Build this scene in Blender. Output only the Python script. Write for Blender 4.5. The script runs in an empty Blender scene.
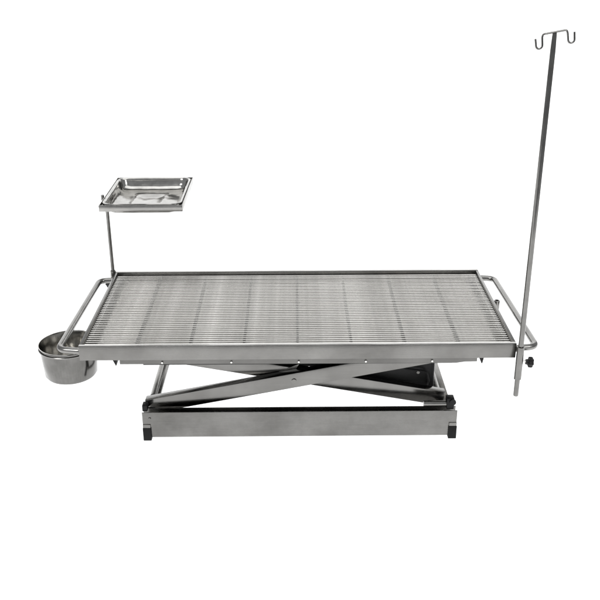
import bpy, bmesh, math, random
from mathutils import Vector, Matrix
random.seed(7)
S = bpy.context.scene
C = S.collection
PI = math.pi

# ------------------------------------------------------------------ materials
def steel(name, base=0.42, rough=0.26, streak=(1.0, 60.0, 60.0), var=0.10, bump=0.02, smudge=6.0, wave=0.0, metal=1.0, aniso=0.0, bands=None):
    m = bpy.data.materials.new(name); m.use_nodes = True
    nt = m.node_tree; N = nt.nodes; L = nt.links
    b = N['Principled BSDF']
    b.inputs['Metallic'].default_value = metal
    tc = N.new('ShaderNodeTexCoord')
    mp = N.new('ShaderNodeMapping'); mp.inputs['Scale'].default_value = streak
    L.new(tc.outputs['Object'], mp.inputs['Vector'])
    n1 = N.new('ShaderNodeTexNoise'); n1.inputs['Scale'].default_value = 14; n1.inputs['Detail'].default_value = 6
    L.new(mp.outputs[0], n1.inputs['Vector'])
    n2 = N.new('ShaderNodeTexNoise'); n2.inputs['Scale'].default_value = smudge; n2.inputs['Detail'].default_value = 5
    n2.inputs['Roughness'].default_value = 0.62
    L.new(tc.outputs['Object'], n2.inputs['Vector'])
    # roughness: brushing lines plus cloudy wipe marks
    mx = N.new('ShaderNodeMix'); mx.data_type = 'FLOAT'; mx.inputs[0].default_value = 0.6
    L.new(n1.outputs['Fac'], mx.inputs[2]); L.new(n2.outputs['Fac'], mx.inputs[3])
    mr = N.new('ShaderNodeMapRange'); mr.inputs['From Min'].default_value = 0.3; mr.inputs['From Max'].default_value = 0.7
    mr.inputs['To Min'].default_value = max(0.03, rough - var); mr.inputs['To Max'].default_value = rough + var
    L.new(mx.outputs[0], mr.inputs['Value']); L.new(mr.outputs[0], b.inputs['Roughness'])
    # colour: slight tarnish
    cr = N.new('ShaderNodeValToRGB')
    e = cr.color_ramp.elements
    e[0].position = 0.28; e[0].color = (base*0.66, base*0.645, base*0.615, 1)
    e[1].position = 0.72; e[1].color = (base*1.27, base*1.25, base*1.20, 1)
    mx2 = N.new('ShaderNodeMix'); mx2.data_type = 'FLOAT'; mx2.inputs[0].default_value = 0.80
    L.new(n1.outputs['Fac'], mx2.inputs[2]); L.new(n2.outputs['Fac'], mx2.inputs[3])
    L.new(mx2.outputs[0], cr.inputs['Fac']); L.new(cr.outputs[0], b.inputs['Base Color'])
    bp = N.new('ShaderNodeBump'); bp.inputs['Strength'].default_value = bump*8; bp.inputs['Distance'].default_value = 0.0006
    L.new(n1.outputs['Fac'], bp.inputs['Height'])
    if wave:
        n3 = N.new('ShaderNodeTexNoise'); n3.inputs['Scale'].default_value = 9; n3.inputs['Detail'].default_value = 2
        L.new(tc.outputs['Object'], n3.inputs['Vector'])
        bp2 = N.new('ShaderNodeBump'); bp2.inputs['Strength'].default_value = 1.0; bp2.inputs['Distance'].default_value = wave
        L.new(n3.outputs['Fac'], bp2.inputs['Height']); L.new(bp2.outputs[0], bp.inputs['Normal'])
    L.new(bp.outputs[0], b.inputs['Normal'])
    return m

def plain(name, col, rough=0.5, nscale=90, bump=0.15, metal=0.0):
    m = bpy.data.materials.new(name); m.use_nodes = True
    nt = m.node_tree; N = nt.nodes; L = nt.links
    b = N['Principled BSDF']; b.inputs['Metallic'].default_value = metal
    tc = N.new('ShaderNodeTexCoord')
    n = N.new('ShaderNodeTexNoise'); n.inputs['Scale'].default_value = nscale; n.inputs['Detail'].default_value = 5
    L.new(tc.outputs['Object'], n.inputs['Vector'])
    cr = N.new('ShaderNodeValToRGB'); e = cr.color_ramp.elements
    e[0].position = .3; e[0].color = (*[c*0.85 for c in col], 1); e[1].position = .7; e[1].color = (*[min(1, c*1.1) for c in col], 1)
    L.new(n.outputs['Fac'], cr.inputs['Fac']); L.new(cr.outputs[0], b.inputs['Base Color'])
    b.inputs['Roughness'].default_value = rough
    if col[0] < .05: b.inputs['Specular IOR Level'].default_value = 0.25
    bp = N.new('ShaderNodeBump'); bp.inputs['Strength'].default_value = bump; bp.inputs['Distance'].default_value = 0.0008
    L.new(n.outputs['Fac'], bp.inputs['Height']); L.new(bp.outputs[0], b.inputs['Normal'])
    return m

M = dict(
    rail=steel('brushed_steel_rail', 0.20, 0.24, (1, 50, 50), 0.08, 0.03, 5),
    side=steel('brushed_steel_side', 0.23, 0.28, (50, 1, 50), 0.08, 0.03, 5),
    base=steel('brushed_steel_base', 0.185, 0.26, (1, 50, 50), 0.09, 0.03, 7),
    arm=steel('brushed_steel_arm', 0.185, 0.19, (1, 40, 40), 0.07, 0.02, 4),
    wall=steel('dull_steel_wall', 0.16, 0.36, (1, 50, 50), 0.08, 0.03, 5),
    rod=steel('polished_steel_rod', 0.68, 0.22, (1, 30, 30), 0.06, 0.0, 9),
    cross=steel('steel_cross_bar', 0.16, 0.3, (30, 1, 30), 0.06, 0.0, 9),
    pan=steel('satin_steel_pan', 0.47, 0.24, (1, 30, 30), 0.10, 0.02, 3, wave=0.006),
    tube=steel('steel_tube', 0.25, 0.24, (20, 20, 2), 0.06, 0.01, 12),
    pole=steel('steel_pole', 0.19, 0.17, (30, 30, 1), 0.05, 0.01, 12),
    lit_top=steel('lit_steel_top', 0.48, 0.22, (1, 50, 50), 0.06, 0.01, 6),  # same rail steel, lighter: light on the top faces put into colour
    inner=steel('lit_steel_inside', 0.60, 0.14, (14, 14, 1), 0.06, 0.0, 14, wave=0.006),  # bucket inside: base colour raised to imitate brighter reflections
    dish=steel('mirror_steel_dish', 0.38, 0.12, (3, 3, 3), 0.06, 0.0, 14, wave=0.0045),
    holder=steel('steel_holder', 0.36, 0.24, (1, 50, 50), 0.06, 0.01, 6),
    bucket=steel('steel_bucket', 0.165, 0.17, (14, 14, 1), 0.06, 0.0, 12, wave=0.002),
    black=plain('black_plastic', (0.006, 0.006, 0.006), 0.42),
    rubber=plain('black_rubber', (0.005, 0.005, 0.005), 0.7),
    motor=plain('black_painted_metal', (0.005, 0.005, 0.0055), 0.5),
    zinc=steel('zinc_bolt', 0.75, 0.25, (5, 5, 5), 0.05, 0.0, 20),
    paper=plain('white_studio_paper', (0.86, 0.86, 0.86), 0.95, 3, 0.0),
)

# ------------------------------------------------------------------ helpers
def link(name, bm, mat, parent=None, smooth=True):
    bmesh.ops.recalc_face_normals(bm, faces=bm.faces[:])
    me = bpy.data.meshes.new(name); bm.to_mesh(me); bm.free()
    me.materials.append(mat)
    if smooth:
        me.shade_smooth()
        try: me.set_sharp_from_angle(angle=math.radians(32))
        except Exception: pass
    o = bpy.data.objects.new(name, me); C.objects.link(o)
    if parent: o.parent = parent
    return o

def lighten_top(o, mat):  # gives upward faces the lighter material, as if catching light
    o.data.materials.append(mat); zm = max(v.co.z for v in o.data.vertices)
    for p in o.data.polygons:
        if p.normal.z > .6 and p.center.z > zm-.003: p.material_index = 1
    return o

def empty(name, label, cat, loc=(0, 0, 0), rz=0.0, group=None):
    o = bpy.data.objects.new(name, None); C.objects.link(o)
    o.location = loc; o.rotation_euler = (0, 0, rz)
    o['label'] = label; o['category'] = cat
    if group: o['group'] = group
    return o

def box(bm, x0, x1, y0, y1, z0, z1, bev=0.0012, mat=None):
    r = bmesh.ops.create_cube(bm, size=1.0)
    vs = r['verts']
    for v in vs:
        v.co = Vector((x0 + (v.co.x+.5)*(x1-x0), y0 + (v.co.y+.5)*(y1-y0), z0 + (v.co.z+.5)*(z1-z0)))
        if mat: v.co = mat @ v.co
    if bev:
        es = {e for v in vs for e in v.link_edges}
        bmesh.ops.bevel(bm, geom=list(es), offset=bev, segments=2, profile=0.5, affect='EDGES')

def tube(bm, pts, r, seg=20, cap=True, radii=None):
    pts = [Vector(p) for p in pts]; n = len(pts)
    T = []
    for i in range(n):
        a = pts[max(0, i-1)]; b = pts[min(n-1, i+1)]
        T.append((b-a).normalized())
    up = Vector((0, 0, 1)) if abs(T[0].z) < .9 else Vector((0, 1, 0))
    nx = (up - T[0]*up.dot(T[0])).normalized()
    rings = []
    for i in range(n):
        nx = (nx - T[i]*nx.dot(T[i])).normalized(); ny = T[i].cross(nx)
        rr = radii[i] if radii else r
        rings.append([bm.verts.new(pts[i] + (nx*math.cos(2*PI*k/seg) + ny*math.sin(2*PI*k/seg))*rr) for k in range(seg)])
    for i in range(n-1):
        for k in range(seg):
            bm.faces.new((rings[i][k], rings[i][(k+1) % seg], rings[i+1][(k+1) % seg], rings[i+1][k]))
    if cap:
        bm.faces.new(rings[0][::-1]); bm.faces.new(rings[-1])

def round_path(pts, rad, n=8):
    """polyline with rounded inner corners"""
    P = [Vector(p) for p in pts]; out = [P[0]]
    for i in range(1, len(P)-1):
        a, b, c = P[i-1], P[i], P[i+1]
        r = rad[i-1] if isinstance(rad, (list, tuple)) else rad
        u = (a-b).normalized(); w = (c-b).normalized()
        ang = u.angle(w); d = min(r/math.tan(ang/2), .49*(a-b).length, .49*(c-b).length)
        p0 = b+u*d; p1 = b+w*d
        for k in range(n+1):
            t = k/n
            out.append(p0*(1-t)**2 + b*2*t*(1-t) + p1*t*t)
    out.append(P[-1]); return out

def lathe(bm, prof, cx=0, cy=0, seg=64):
    rings = []
    for r, z in prof:
        if r < 1e-6: rings.append([bm.verts.new((cx, cy, z))])
        else: rings.append([bm.verts.new((cx+r*math.cos(2*PI*k/seg), cy+r*math.sin(2*PI*k/seg), z)) for k in range(seg)])
    for A, B in zip(rings, rings[1:]):
        for k in range(seg):
            k2 = (k+1) % seg
            if len(A) == 1 and len(B) == 1: continue
            if len(A) == 1: bm.faces.new((A[0], B[k], B[k2]))
            elif len(B) == 1: bm.faces.new((A[k], A[k2], B[0]))
            else: bm.faces.new((A[k], A[k2], B[k2], B[k]))

def prism(bm, poly, a0, a1, axis='y'):
    """extrude an (x,z) polygon along y (or (x,y) along z, (y,z) along x)"""
    f = {'y': lambda p, a: (p[0], a, p[1]), 'z': lambda p, a: (p[0], p[1], a), 'x': lambda p, a: (a, p[0], p[1])}[axis]
    A = [bm.verts.new(f(p, a0)) for p in poly]; B = [bm.verts.new(f(p, a1)) for p in poly]
    n = len(poly); bm.faces.new(A); bm.faces.new(B[::-1])
    for i in range(n): bm.faces.new((A[i], B[i], B[(i+1) % n], A[(i+1) % n]))

def knob_bm(bm, p, d, r=0.014, L=0.02, lobes=6):
    """lobed hand knob with its axis along d, starting at p"""
    d = Vector(d).normalized(); q = d.to_track_quat('Z', 'Y').to_matrix().to_4x4(); q.translation = Vector(p)
    seg = lobes*8
    prof = [(0.30, 0), (0.55, 0.0), (0.58, .30), (0.92, .36), (1.0, .48), (1.0, .82), (.9, .95), (.6, 1.0)]
    rings = []
    for rr, t in prof:
        ring = []
        for k in range(seg):
            a = 2*PI*k/seg; lob = 1 + (0.13*math.cos(lobes*a) if rr > .7 else 0)
            ring.append(bm.verts.new(q @ Vector((r*rr*lob*math.cos(a), r*rr*lob*math.sin(a), t*L))))
        rings.append(ring)
    for A, B in zip(rings, rings[1:]):
        for k in range(seg): bm.faces.new((A[k], A[(k+1) % seg], B[(k+1) % seg], B[k]))
    bm.faces.new(rings[0][::-1]); bm.faces.new(rings[-1])

# ------------------------------------------------------------------ the operating table
W, D, ZT, HR = 0.65, 0.303, 0.359, 0.048
ZB = ZT - HR
table = empty('operating_table', 'stainless steel veterinary operating table with slatted grate top on low scissor lift', 'operating table', (0, 0, 0))

RW = 0.013
bm = bmesh.new()      # front rail: folded channel, face and narrow top
box(bm, -W, W, -D, -D+RW, ZB, ZT, 0.0016)
lighten_top(link('front_rail', bm, M['rail'], table), M['lit_top'])
bm = bmesh.new()
box(bm, -W, W, D-RW, D, ZB, ZT, 0.0016)
box(bm, -W+0.013, W-0.013, D-RW-0.010, D-RW-0.0002, ZT-0.0155, ZT-0.0135, 0.0005)   # inner ledge
lighten_top(link('back_rail', bm, M['rail'], table), M['lit_top'])
for s in (-1, 1):
    bm = bmesh.new()
    a, b = sorted((s*W, s*(W-0.009)))
    box(bm, a, b, -D+RW+0.0004, D-RW-0.0004, ZB, ZT-0.0006, 0.0014)
    link('side_rail', bm, M['side'], table)

# grate: long rods over seven cross bars
bm = bmesh.new()      # flat rim the rods are welded to
gx, gy = W-0.0105, D-RW-.002
prism(bm, [(-gx, -gy), (gx, -gy), (gx, gy), (-gx, gy)], ZT-0.0192, ZT-0.0150, 'z')
bm.faces.ensure_lookup_table()
top = [f for f in bm.faces if abs(f.normal.z) > .5 or len({round(v.co.z, 5) for v in f.verts}) == 1]
bmesh.ops.inset_region(bm, faces=[top[0]], thickness=.008); bmesh.ops.inset_region(bm, faces=[top[1]], thickness=.008)
bmesh.ops.bridge_loops(bm, edges=[e for f in (top[0], top[1]) for e in f.edges])
bmesh.ops.delete(bm, geom=[top[0], top[1]], context='FACES_ONLY')
grate = link('grate', bm, M['cross'], table)
NR = 42
ys = [-D+RW+0.0085 + i*(2*D-2*RW-0.017-0.006)/(NR-1) for i in range(NR)]
rod_me = None
for i, y in enumerate(ys):
    if rod_me is None:
        bm = bmesh.new(); tube(bm, [(-W+0.0105, 0, 0), (W-0.0105, 0, 0)], 0.0020, 12)
        o = link('rod', bm, M['rod'], grate); rod_me = o
    else:
        o = rod_me.copy(); C.objects.link(o); o.parent = grate
    o.location = (0, y + random.uniform(-.0004, .0004), ZT-0.0118 + random.uniform(-.0003, .0003))
    o.rotation_euler = (0, 0, random.uniform(-.0006, .0006))
cb = None
for k in range(1, 8):
    x = -W + k*2*W/8
    if cb is None:
        bm = bmesh.new(); box(bm, -0.0036, 0.0036, -D+RW+.001, D-RW-.001, ZT-0.0235, ZT-0.0150, 0.0006)
        o = link('cross_bar', bm, M['cross'], grate); cb = o
    else:
        o = cb.copy(); C.objects.link(o); o.parent = grate
    o.location = (x, 0, 0)

# collecting pan below the grate (floor creased towards the drain, walls, chamfered lower right end)
bm = bmesh.new()
nx, ny = 100, 30
x0, x1, y0, y1 = -W+0.0095, W-0.0095, -D+RW+0.0006, D-RW-0.0006
def panz(x, y):
    u = abs(x)/W; v = abs(y)/D
    e = max(0.0, 1-(W-0.0095-abs(x))/0.05)      # gutter along both ends
    return ZT-0.0245-0.004*(1-max(u, v)) - 0.014*e*e*(3-2*e) + 0.0006*math.sin(9*x+3)*math.cos(11*y)
G = [[bm.verts.new((x0+(x1-x0)*i/nx, y0+(y1-y0)*j/ny, panz(x0+(x1-x0)*i/nx, y0+(y1-y0)*j/ny))) for j in range(ny+1)] for i in range(nx+1)]
for i in range(nx):
    for j in range(ny): bm.faces.new((G[i][j], G[i+1][j], G[i+1][j+1], G[i][j+1]))
pan = link('drip_pan', bm, M['pan'], table)
bm = bmesh.new()
prism(bm, [(-.536, .3105), (-.536, .287), (.478, .2845), (.505, .2885), (.541, .289), (.541, .3105)], -.2815, -.2795)
prism(bm, [(-.536, .3105), (-.536, .287), (.478, .2845), (.505, .2885), (.541, .289), (.541, .3105)], .2795, .2815)
for sx in (-.535, .539):
    box(bm, sx-.001, sx+.001, -.2792, .2792, .2892, .3105, 0)
box(bm, -.5335, .5375, -.279, .279, .2895, .291, 0)
link('pan_wall', bm, M['wall'], pan)
for x in (-.408, -.2, .003, .205, .405):
    bm = bmesh.new()
    q = Matrix.Rotation(PI/2, 4, 'X')
    bmesh.ops.create_cone(bm, cap_ends=True, segments=16, radius1=0.0042, radius2=0.003, depth=0.005, matrix=Matrix.Translation((x, -.284, .293)) @ q)
    link('bolt', bm, M['zinc'], table)
for x in (-.548, .551):
    bm = bmesh.new()
    prism(bm, [(x-.008, ZB-.0002), (x+.008, ZB-.0002), (x+.0045, ZB-.021), (x+.002, ZB-.024)], -.292, -.262)
    link('hanging_clip', bm, M['black'], table)

# tubular end handles
for s in (-1, 1):
    bm = bmesh.new()
    P = [(s*.652, .272, .336), (s*.703, .266, .336), (s*.7165, -.278, .336), (s*.652, -.288, .336)]
    tube(bm, round_path(P, [.035, .030], 10), 0.0100, 24)
    for y in (.272, -.287):
        yy = y
        bmesh.ops.create_cone(bm, cap_ends=True, segments=24, radius1=0.0125, radius2=0.0125, depth=0.003,
                              matrix=Matrix.Translation((s*.6518, yy, .336)) @ Matrix.Rotation(PI/2, 4, 'Y'))
    link('handle', bm, M['tube'], table)

# spare accessory socket on the right end rail
bm = bmesh.new()
lathe(bm, [(.0055, .306), (.0092, .306), (.0092, .357), (.0062, .357), (.0062, .31), (.0001, .31)], .6605, .022, 24)
box(bm, .6502, .655, .014, .030, .316, .350, .0005)
so = link('accessory_socket', bm, M['tube'], table)

# socket that clamps the infusion pole, at the front right corner
PX, PY = .6596, -.3145
bm = bmesh.new()
lathe(bm, [(.0082, .247), (.0108, .247), (.0108, .3535), (.0082, .3535), (.0082, .247)], PX, PY, 32)
box(bm, PX-.007, PX-.001, PY+.008, PY+.0115, .315, .35, .0005)
so = link('pole_socket', bm, M['pole'], table)
bm = bmesh.new(); tube(bm, [(PX+.010, PY, .306), (PX+.021, PY, .304)], .0036, 16); link('clamp_screw', bm, M['zinc'], so)
bm = bmesh.new(); knob_bm(bm, (PX+.019, PY, .304), (1, 0, -.12), .0145, .022); link('clamp_knob', bm, M['black'], so)

# socket that clamps the tray post, back left corner
TX, TY = -.6595, .300
bm = bmesh.new()
lathe(bm, [(.0072, .295), (.0098, .295), (.0098, .362), (.0072, .362), (.0072, .295)], TX, TY, 32)
so = link('post_socket', bm, M['tube'], table)
bm = bmesh.new(); tube(bm, [(TX-.009, TY-.001, .318), (TX-.013, TY-.008, .317)], .0032, 12); link('clamp_screw', bm, M['zinc'], so)
bm = bmesh.new(); knob_bm(bm, (TX-.010, TY-.006, .317), (-.35, -.9, -.1), .0125, .018); link('clamp_knob', bm, M['black'], so)

# ring holder for the bucket under the left handle
BX, BY, BZ = -.717, -.166, .300
bm = bmesh.new()
ringr = .0903
tube(bm, [(BX+ringr*math.cos(a), BY+ringr*math.sin(a), BZ-.006) for a in [2*PI*k/72 for k in range(73)]], .0022, 10, cap=False)
tube(bm, [(BX+.066, BY+.0665, BZ-.006), (-.640, -.095, BZ-.004), (-.6445, -.094, .3108)], .003, 10)
link('bucket_ring', bm, M['tube'], table)

# ---- lift: base frame
RB = 0.006
base = bmesh.new()
XL, XR = -.489, .500
YB = -.252
bm = bmesh.new()      # open topped front channel
box(bm, XL, XR, YB, YB+.003, .011, .1005, .0008)
box(bm, XL, XR, YB+.0032, YB+.031, .011, .014, .0004)
box(bm, XL, XR, YB+.0312, YB+.034, .011, .0985, .0004)
base.free()
fr = link('base_front_channel', bm, M['base'], table)
bm = bmesh.new()
box(bm, XL, XR, .262, .292, .011, .1005, .001)
link('base_back_channel', bm, M['base'], table)
for (a, b) in ((-.477, -.447), (.450, .487)):
    bm = bmesh.new(); box(bm, a, b, YB+.0342, .2618, .088, .099, .0012)
    link('base_side_rail', bm, M['side'], table)
for (x, y) in ((XL-.001, YB-.004), (XR-.0245, YB-.004), (XL-.001, .272), (XR-.0245, .272)):
    bm = bmesh.new(); box(bm, x, x+.026, y, y+.026, 0.0, .046, .0018)
    # socketed collar that holds the rubber block
    f = link('foot', bm, M['rubber'], table)
    bm = bmesh.new(); box(bm, x+.001, x+.025, y+.0012, y+.0248, .0462, .058, .0008)
    link('foot_collar', bm, M['rail'], f)

# ---- scissor arms (box section), front pair then back pair
def arm(name, p, q, y0, y1, h, mat=M['arm']):
    p = Vector((p[0], 0, p[1])); q = Vector((q[0], 0, q[1])); d = q-p; L = d.length
    R = Matrix.Translation(p) @ Matrix.Rotation(-math.atan2(d.z, d.x), 4, 'Y')
    bm = bmesh.new()
    box(bm, -.012, L+.012, y0, y1, -h/2, h/2, .0014, R)
    return link(name, bm, mat, table)
arm('scissor_arm', (-.466, .103), (.440, .2805), -.2175, -.188, .050)
arm('scissor_arm', (-.425, .2730), (.455, .106), -.1855, -.158, .050)
arm('scissor_arm', (-.466, .103), (.440, .2805), .188, .2175, .050)
arm('scissor_arm', (-.425, .2730), (.455, .106), .158, .1855, .050)
# pivots
for (x, z) in ((-.012, .1915),):
    for s in (-1, 1):
        bm = bmesh.new()
        bmesh.ops.create_cone(bm, cap_ends=True, segments=24, radius1=0.0075, radius2=0.006, depth=0.005, matrix=Matrix.Translation((x, s*.2195, z)) @ Matrix.Rotation(s*PI/2, 4, 'X'))
        link('pivot_bolt', bm, M['base'], table)
bm = bmesh.new(); tube(bm, [(-.012, -.157, .1915), (-.012, .157, .1915)], .011, 20); link('pivot_shaft', bm, M['tube'], table)
for (x, z) in ((-.466, .103), (.452, .108)):
    bm = bmesh.new(); tube(bm, [(x, -.156, z), (x, .156, z)], .0115, 20); link('axle', bm, M['tube'], table)
# upper lift frame under the pan
bm = bmesh.new()
for y0_, y1_ in ((-.262, -.232), (.232, .262)):
    box(bm, -.47, .47, y0_, y1_, .2735, .2888, .001)
for xx in (-.46, .43):
    box(bm, xx, xx+.03, -.2318, .2318, .2735, .2886, .001)
link('upper_lift_frame', bm, M['motor'], table)
bm = bmesh.new(); bmesh.ops.create_cone(bm, cap_ends=True, segments=20, radius1=.004, radius2=.003, depth=.003, matrix=Matrix.Translation((-.466, YB-.0015, .080)) @ Matrix.Rotation(PI/2, 4, 'X'))
link('bolt', bm, M['base'], table)
# end brackets
bm = bmesh.new(); box(bm, -.488, -.472, -.246, -.2185, .1008, .1225, .002); link('end_bracket', bm, M['motor'], table)
bm = bmesh.new(); box(bm, .466, .490, -.246, -.2180, .1008, .1400, .003)
bmesh.ops.create_cone(bm, cap_ends=True, segments=20, radius1=.010, radius2=.010, depth=.006, matrix=Matrix.Translation((.484, -.249, .129)) @ Matrix.Rotation(PI/2, 4, 'X'))
link('end_bracket', bm, M['motor'], table)
bm = bmesh.new(); tube(bm, [(.395, -.232, .1155), (.472, -.232, .1155)], .0095, 20); link('roller', bm, M['tube'], table)
# black drive unit
bm = bmesh.new()
box(bm, .165, .438, -.150, .02, .128, .2730, .005)
box(bm, -.17, .1635, -.150, -.02, .205, .2730, .004)
mo = link('drive_unit', bm, M['motor'], table)
bm = bmesh.new(); bmesh.ops.create_cone(bm, cap_ends=True, segments=24, radius1=.006, radius2=.005, depth=.006, matrix=Matrix.Translation((.385, -.153, .185)) @ Matrix.Rotation(PI/2, 4, 'X'))
link('cover_screw', bm, M['wall'], mo)
bm = bmesh.new(); box(bm, .20, .425, -.1535, -.1502, .150, .262, .0012); link('cover_plate', bm, M['black'], mo)
bm = bmesh.new()
tube(bm, round_path([(.30, -.1536, .245), (.30, -.166, .235), (.345, -.168, .205), (.41, -.168, .195), (.418, -.166, .16), (.418, -.152, .14)], .02, 6), .0035, 12)
link('cable', bm, M['rubber'], mo)
bm = bmesh.new(); prism(bm, [(-.060, .207), (-.030, .221), (.004, .234), (-.010, .211)], -.1874, -.1862); link('glint_plate', bm, M['zinc'], table)  # added bright plate, imitates a glint at the scissor crossing
# weld beads where the side rails meet the front rail
for s in (-1, 1):
    bm = bmesh.new()
    tube(bm, [(s*(W-.001), -D+RW, ZB+.002+k*.004) for k in range(11)], .0016, 10, radii=[.0012+.0008*random.random() for k in range(11)])
    link('weld_bead', bm, M['side'], table)

# ------------------------------------------------------------------ infusion pole
iv = empty('infusion_pole', 'tall thin steel infusion pole with two hooks clamped at front right corner of the table', 'infusion pole', (PX, PY, .189))
bm = bmesh.new()
tube(bm, [(0, 0, 0), (0, 0, .002), (0, 0, .55), (0, 0, 1.015), (0, 0, 1.035), (0, 0, 1.058)], .0077, 24, radii=[.0068, .0078, .0076, .0070, .0064, .0056])
link('pole', bm, M['pole'], iv)
bm = bmesh.new()
tilt = Matrix.Translation((0, 0, 1.060)) @ Matrix.Rotation(math.radians(-9), 4, 'Y') @ Matrix.Rotation(math.radians(6), 4, 'Z')
tube(bm, [tilt @ Vector(p) for p in ((-.0262, 0, 0), (.0262, 0, 0))], .0027, 12, cap=False)
hb = link('hanger_bar', bm, M['pole'], iv)
for s in (-1, 1):
    P = [(s*.026, 0, 0), (s*.0315, 0, -.0008), (s*.0335, 0, -.008)]
    P += [(s*(.0335+.0003), 0, -.020)]
    for k in range(0, 9):
        a = PI + PI*k/8
        P.append((s*(.0425+.0085*math.cos(a)), 0, -.026+.0085*math.sin(a)))
    P.append((s*.0515, 0, -.008))
    bm = bmesh.new(); tube(bm, [tilt @ Vector(p) for p in round_path(P[:3], .004, 4)[:-1] + P[2:]], .0027, 12)
    link('hook', bm, M['pole'], hb)

# ------------------------------------------------------------------ instrument tray stand
TZ = .640
stand = empty('tray_stand', 'thin steel post with square holder frame for the dish at back left table corner', 'tray stand', (TX, TY, .25))
def loc(p): return (p[0]-TX, p[1]-TY, p[2]-.25)
bm = bmesh.new(); tube(bm, [(0, 0, 0), (0, 0, .002), (0, 0, TZ-.022-.25)], .0066, 20, radii=[.006, .0066, .0062]); link('post', bm, M['pole'], stand)
FX0, FX1, FY0, FY1 = -.662, -.382, .186, .534
bm = bmesh.new()
box(bm, FX0, FX1, FY0, FY0+.0025, TZ-.022, TZ, .0006)
box(bm, FX0, FX1, FY1-.0025, FY1, TZ-.022, TZ, .0006)
box(bm, FX0, FX0+.0025, FY0+.0027, FY1-.0027, TZ-.022, TZ-.0003, .0006)
box(bm, FX1-.0025, FX1, FY0+.0027, FY1-.0027, TZ-.022, TZ-.0003, .0006)
for a in ((FX0+.0027, FX1-.0027, FY0+.0027, FY0+.016), (FX0+.0027, FX1-.0027, FY1-.016, FY1-.0027),
          (FX0+.0027, FX0+.016, FY0+.0162, FY1-.0162), (FX1-.016, FX1-.0027, FY0+.0162, FY1-.0162)):
    box(bm, *a, TZ-.0085, TZ-.0068, .0003)
fo = link('holder_frame', bm, M['holder'], stand); fo.location = (-TX, -TY, -.25)
bm = bmesh.new(); tube(bm, [(-.662, .30, TZ-.010), (-.675, .30, TZ-.010)], .0035, 12)
tube(bm, [(-.671, .30, TZ-.016), (-.671, .30, TZ+.003)], .0055, 16)
p = link('frame_peg', bm, M['base'], stand); p.location = (-TX, -TY, -.25)

# dish lying in the holder
def rrect(hx, hy, r, n=8):
    P = []
    for cx, cy, a0 in ((hx-r, hy-r, 0), (-hx+r, hy-r, PI/2), (-hx+r, -hy+r, PI), (hx-r, -hy+r, 3*PI/2)):
        for k in range(n+1):
            a = a0 + PI/2*k/n; P.append((cx+r*math.cos(a), cy+r*math.sin(a)))
    return P
CX, CY = (FX0+FX1)/2, (FY0+FY1)/2 + .003
bm = bmesh.new()
HX, HY = (FX1-FX0)/2-.0045, (FY1-FY0)/2-.0050
prof = [(0.0000, .0005), (0.0012, .0038), (.004, .0052), (.0075, .0045), (.010, .0015), (.0118, -.005), (.0140, -.016), (.0180, -.0265), (.0250, -.0325), (.036, -.0362), (.050, -.0372), (.062, -.0368)]
rings = []
for inset, z in prof:
    rings.append([bm.verts.new((x, y, z)) for x, y in rrect(HX-inset, HY-inset, max(.034-inset*.25, .02))])
for A, B in zip(rings, rings[1:]):
    n = len(A)
    for k in range(n): bm.faces.new((A[k], A[(k+1) % n], B[(k+1) % n], B[k]))
# bottom with raised ribs pressed in
nb = len(rings[-1])
lv = [rings[-1]]
for s, z in ((.86, -.0360), (.76, -.0325), (.66, -.0322), (.56, -.0355), (.3, -.0368), (.02, -.0370)):
    lv.append([bm.verts.new((v.co.x*s, v.co.y*s, z)) for v in rings[-1]])
for A, B in zip(lv, lv[1:]):
    for k in range(nb): bm.faces.new((A[k], A[(k+1) % nb], B[(k+1) % nb], B[k]))
bm.faces.new(lv[-1])
dish = link('instrument_dish', bm, M['dish'], None)
sm = dish.modifiers.new('thickness', 'SOLIDIFY'); sm.thickness = 0.0012; sm.offset = -1
dish.location = (CX, CY, TZ-.0035)
dish['label'] = 'shiny shallow steel dish with rounded corners resting in the square holder frame above the table'
dish['category'] = 'dish'

# ------------------------------------------------------------------ bucket
bm = bmesh.new()
R0 = .0900
pr = [(.0001, -.1060), (.068, -.1060), (.0765, -.1030), (.0812, -.0955), (.0850, -.050), (.0890, -.004), (.0900, .0022), (.0918, .0036), (.0914, .0052), (.0893, .0050), (.0880, .0010),
      (.0838, -.050), (.0800, -.0945), (.0755, -.1015), (.068, -.1045), (.0001, -.1045)]
lathe(bm, pr, 0, 0, 96)
bucket = link('bucket', bm, M['bucket'], None)
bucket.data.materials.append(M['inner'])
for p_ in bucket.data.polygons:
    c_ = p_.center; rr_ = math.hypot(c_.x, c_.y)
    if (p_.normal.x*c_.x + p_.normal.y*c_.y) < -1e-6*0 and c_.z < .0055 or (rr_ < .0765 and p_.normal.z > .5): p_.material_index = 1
bucket.location = (BX, BY, BZ)
bucket['label'] = 'small round stainless steel bucket hanging under the left end handle'
bucket['category'] = 'bucket'

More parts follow.
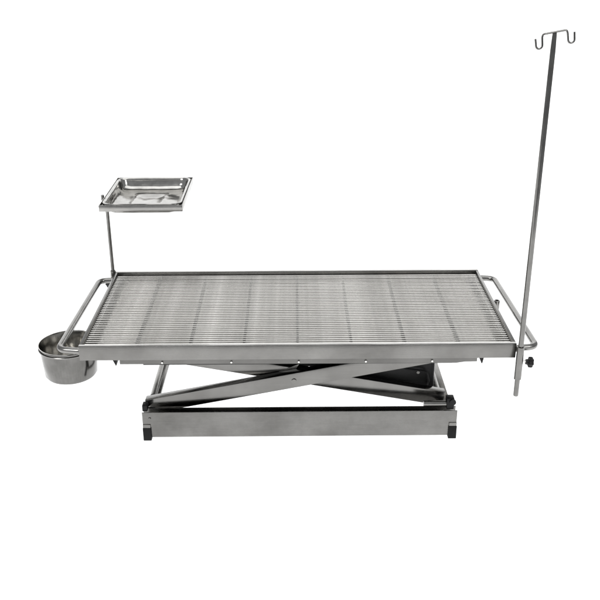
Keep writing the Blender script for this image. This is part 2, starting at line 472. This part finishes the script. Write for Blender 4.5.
# ------------------------------------------------------------------ setting: white floor and backdrop, made translucent for added lamps behind
opal = bpy.data.materials.new('backlit_white_sheet'); opal.use_nodes = True
nt = opal.node_tree; nt.nodes.clear()
out = nt.nodes.new('ShaderNodeOutputMaterial'); mix = nt.nodes.new('ShaderNodeMixShader')
df = nt.nodes.new('ShaderNodeBsdfDiffuse'); tr = nt.nodes.new('ShaderNodeBsdfTranslucent')
nz = nt.nodes.new('ShaderNodeTexNoise'); nz.inputs['Scale'].default_value = 2.0
ra = nt.nodes.new('ShaderNodeValToRGB'); ra.color_ramp.elements[0].color = (.88, .88, .88, 1); ra.color_ramp.elements[1].color = (.92, .92, .92, 1)
nt.links.new(nz.outputs['Fac'], ra.inputs['Fac'])
nt.links.new(ra.outputs[0], df.inputs['Color']); nt.links.new(ra.outputs[0], tr.inputs['Color'])
mix.inputs[0].default_value = .7
nt.links.new(df.outputs[0], mix.inputs[1]); nt.links.new(tr.outputs[0], mix.inputs[2]); nt.links.new(mix.outputs[0], out.inputs['Surface'])
bm = bmesh.new()
fl = 2.6
v = [bm.verts.new(p) for p in ((-3.2, -2.4, 0), (3.2, -2.4, 0), (3.2, fl, 0), (-3.2, fl, 0))]; bm.faces.new(v)
f = link('floor', bm, opal); f['kind'] = 'structure'
bm = bmesh.new()
prof = [(fl, 0)] + [(fl+.9*math.sin(a), .9-.9*math.cos(a)) for a in [PI/2*k/16 for k in range(1, 17)]] + [(fl+.9, 3.2)]
A = [bm.verts.new((-3.2, y, z)) for y, z in prof]; B = [bm.verts.new((3.2, y, z)) for y, z in prof]
for i in range(len(prof)-1): bm.faces.new((A[i], B[i], B[i+1], A[i+1]))
f = link('backdrop', bm, opal); f['kind'] = 'structure'

# ------------------------------------------------------------------ light
w = bpy.data.worlds.new('World'); S.world = w; w.use_nodes = True
bg = w.node_tree.nodes['Background']; bg.inputs[0].default_value = (.95, .97, 1, 1); bg.inputs[1].default_value = 0.42
def area(name, loc_, target, sx, sy, power, col=(1, 1, 1)):
    l = bpy.data.lights.new(name, 'AREA'); l.shape = 'RECTANGLE'; l.size = sx; l.size_y = sy; l.energy = power; l.color = col
    o = bpy.data.objects.new(name, l); C.objects.link(o); o.location = loc_
    o.rotation_euler = (Vector(target)-Vector(loc_)).to_track_quat('-Z', 'Y').to_euler()
    return o
area('added_under_light', (0, .6, -.15), (0, .6, 1), 6.4, 6.2, 1.75*PI*6.4*6.2)  # added unseen lamp below the floor, whitens it and clears under-table shade
area('added_rear_light', (0, 3.65, 1.5), (0, 0, 1.5), 6.4, 3.4, 1.75*PI*6.4*3.4)  # added unseen lamp behind the backdrop, turns it evenly white
area('added_overhead_fill', (0, -.1, 2.7), (0, .1, 0), 3.2, 2.2, 42)  # added unseen fill, brightens grate rods and pan from above
area('softbox_front_left', (-2.3, -2.6, 2.6), (-.2, 0, 0), 1.4, 1.0, 45)
area('softbox_front_right', (2.3, -2.6, 2.6), (.2, 0, 0), 1.4, 1.0, 30)

# ------------------------------------------------------------------ camera
cam = bpy.data.cameras.new('Camera'); co = bpy.data.objects.new('Camera', cam); C.objects.link(co)
p_, y_, r_ = .4093, .0060, -.0039
fw = Vector((math.sin(y_)*math.cos(p_), math.cos(y_)*math.cos(p_), -math.sin(p_)))
rt = Vector((math.cos(y_), -math.sin(y_), 0)); up = rt.cross(fw)
R_ = rt*math.cos(r_)+up*math.sin(r_); U_ = -rt*math.sin(r_)+up*math.cos(r_)
mtx = Matrix((( R_.x, U_.x, -fw.x, -.0067), (R_.y, U_.y, -fw.y, -2.634), (R_.z, U_.z, -fw.z, 1.5151), (0, 0, 0, 1)))
co.matrix_world = mtx
cam.sensor_width = 36; cam.lens = 877.56/600*36; cam.clip_end = 100; cam.clip_start = .05
S.camera = co
S.view_settings.view_transform = 'Standard'; S.view_settings.look = 'None'
S.view_settings.exposure = 0; S.view_settings.gamma = 1
S.render.engine = 'CYCLES'
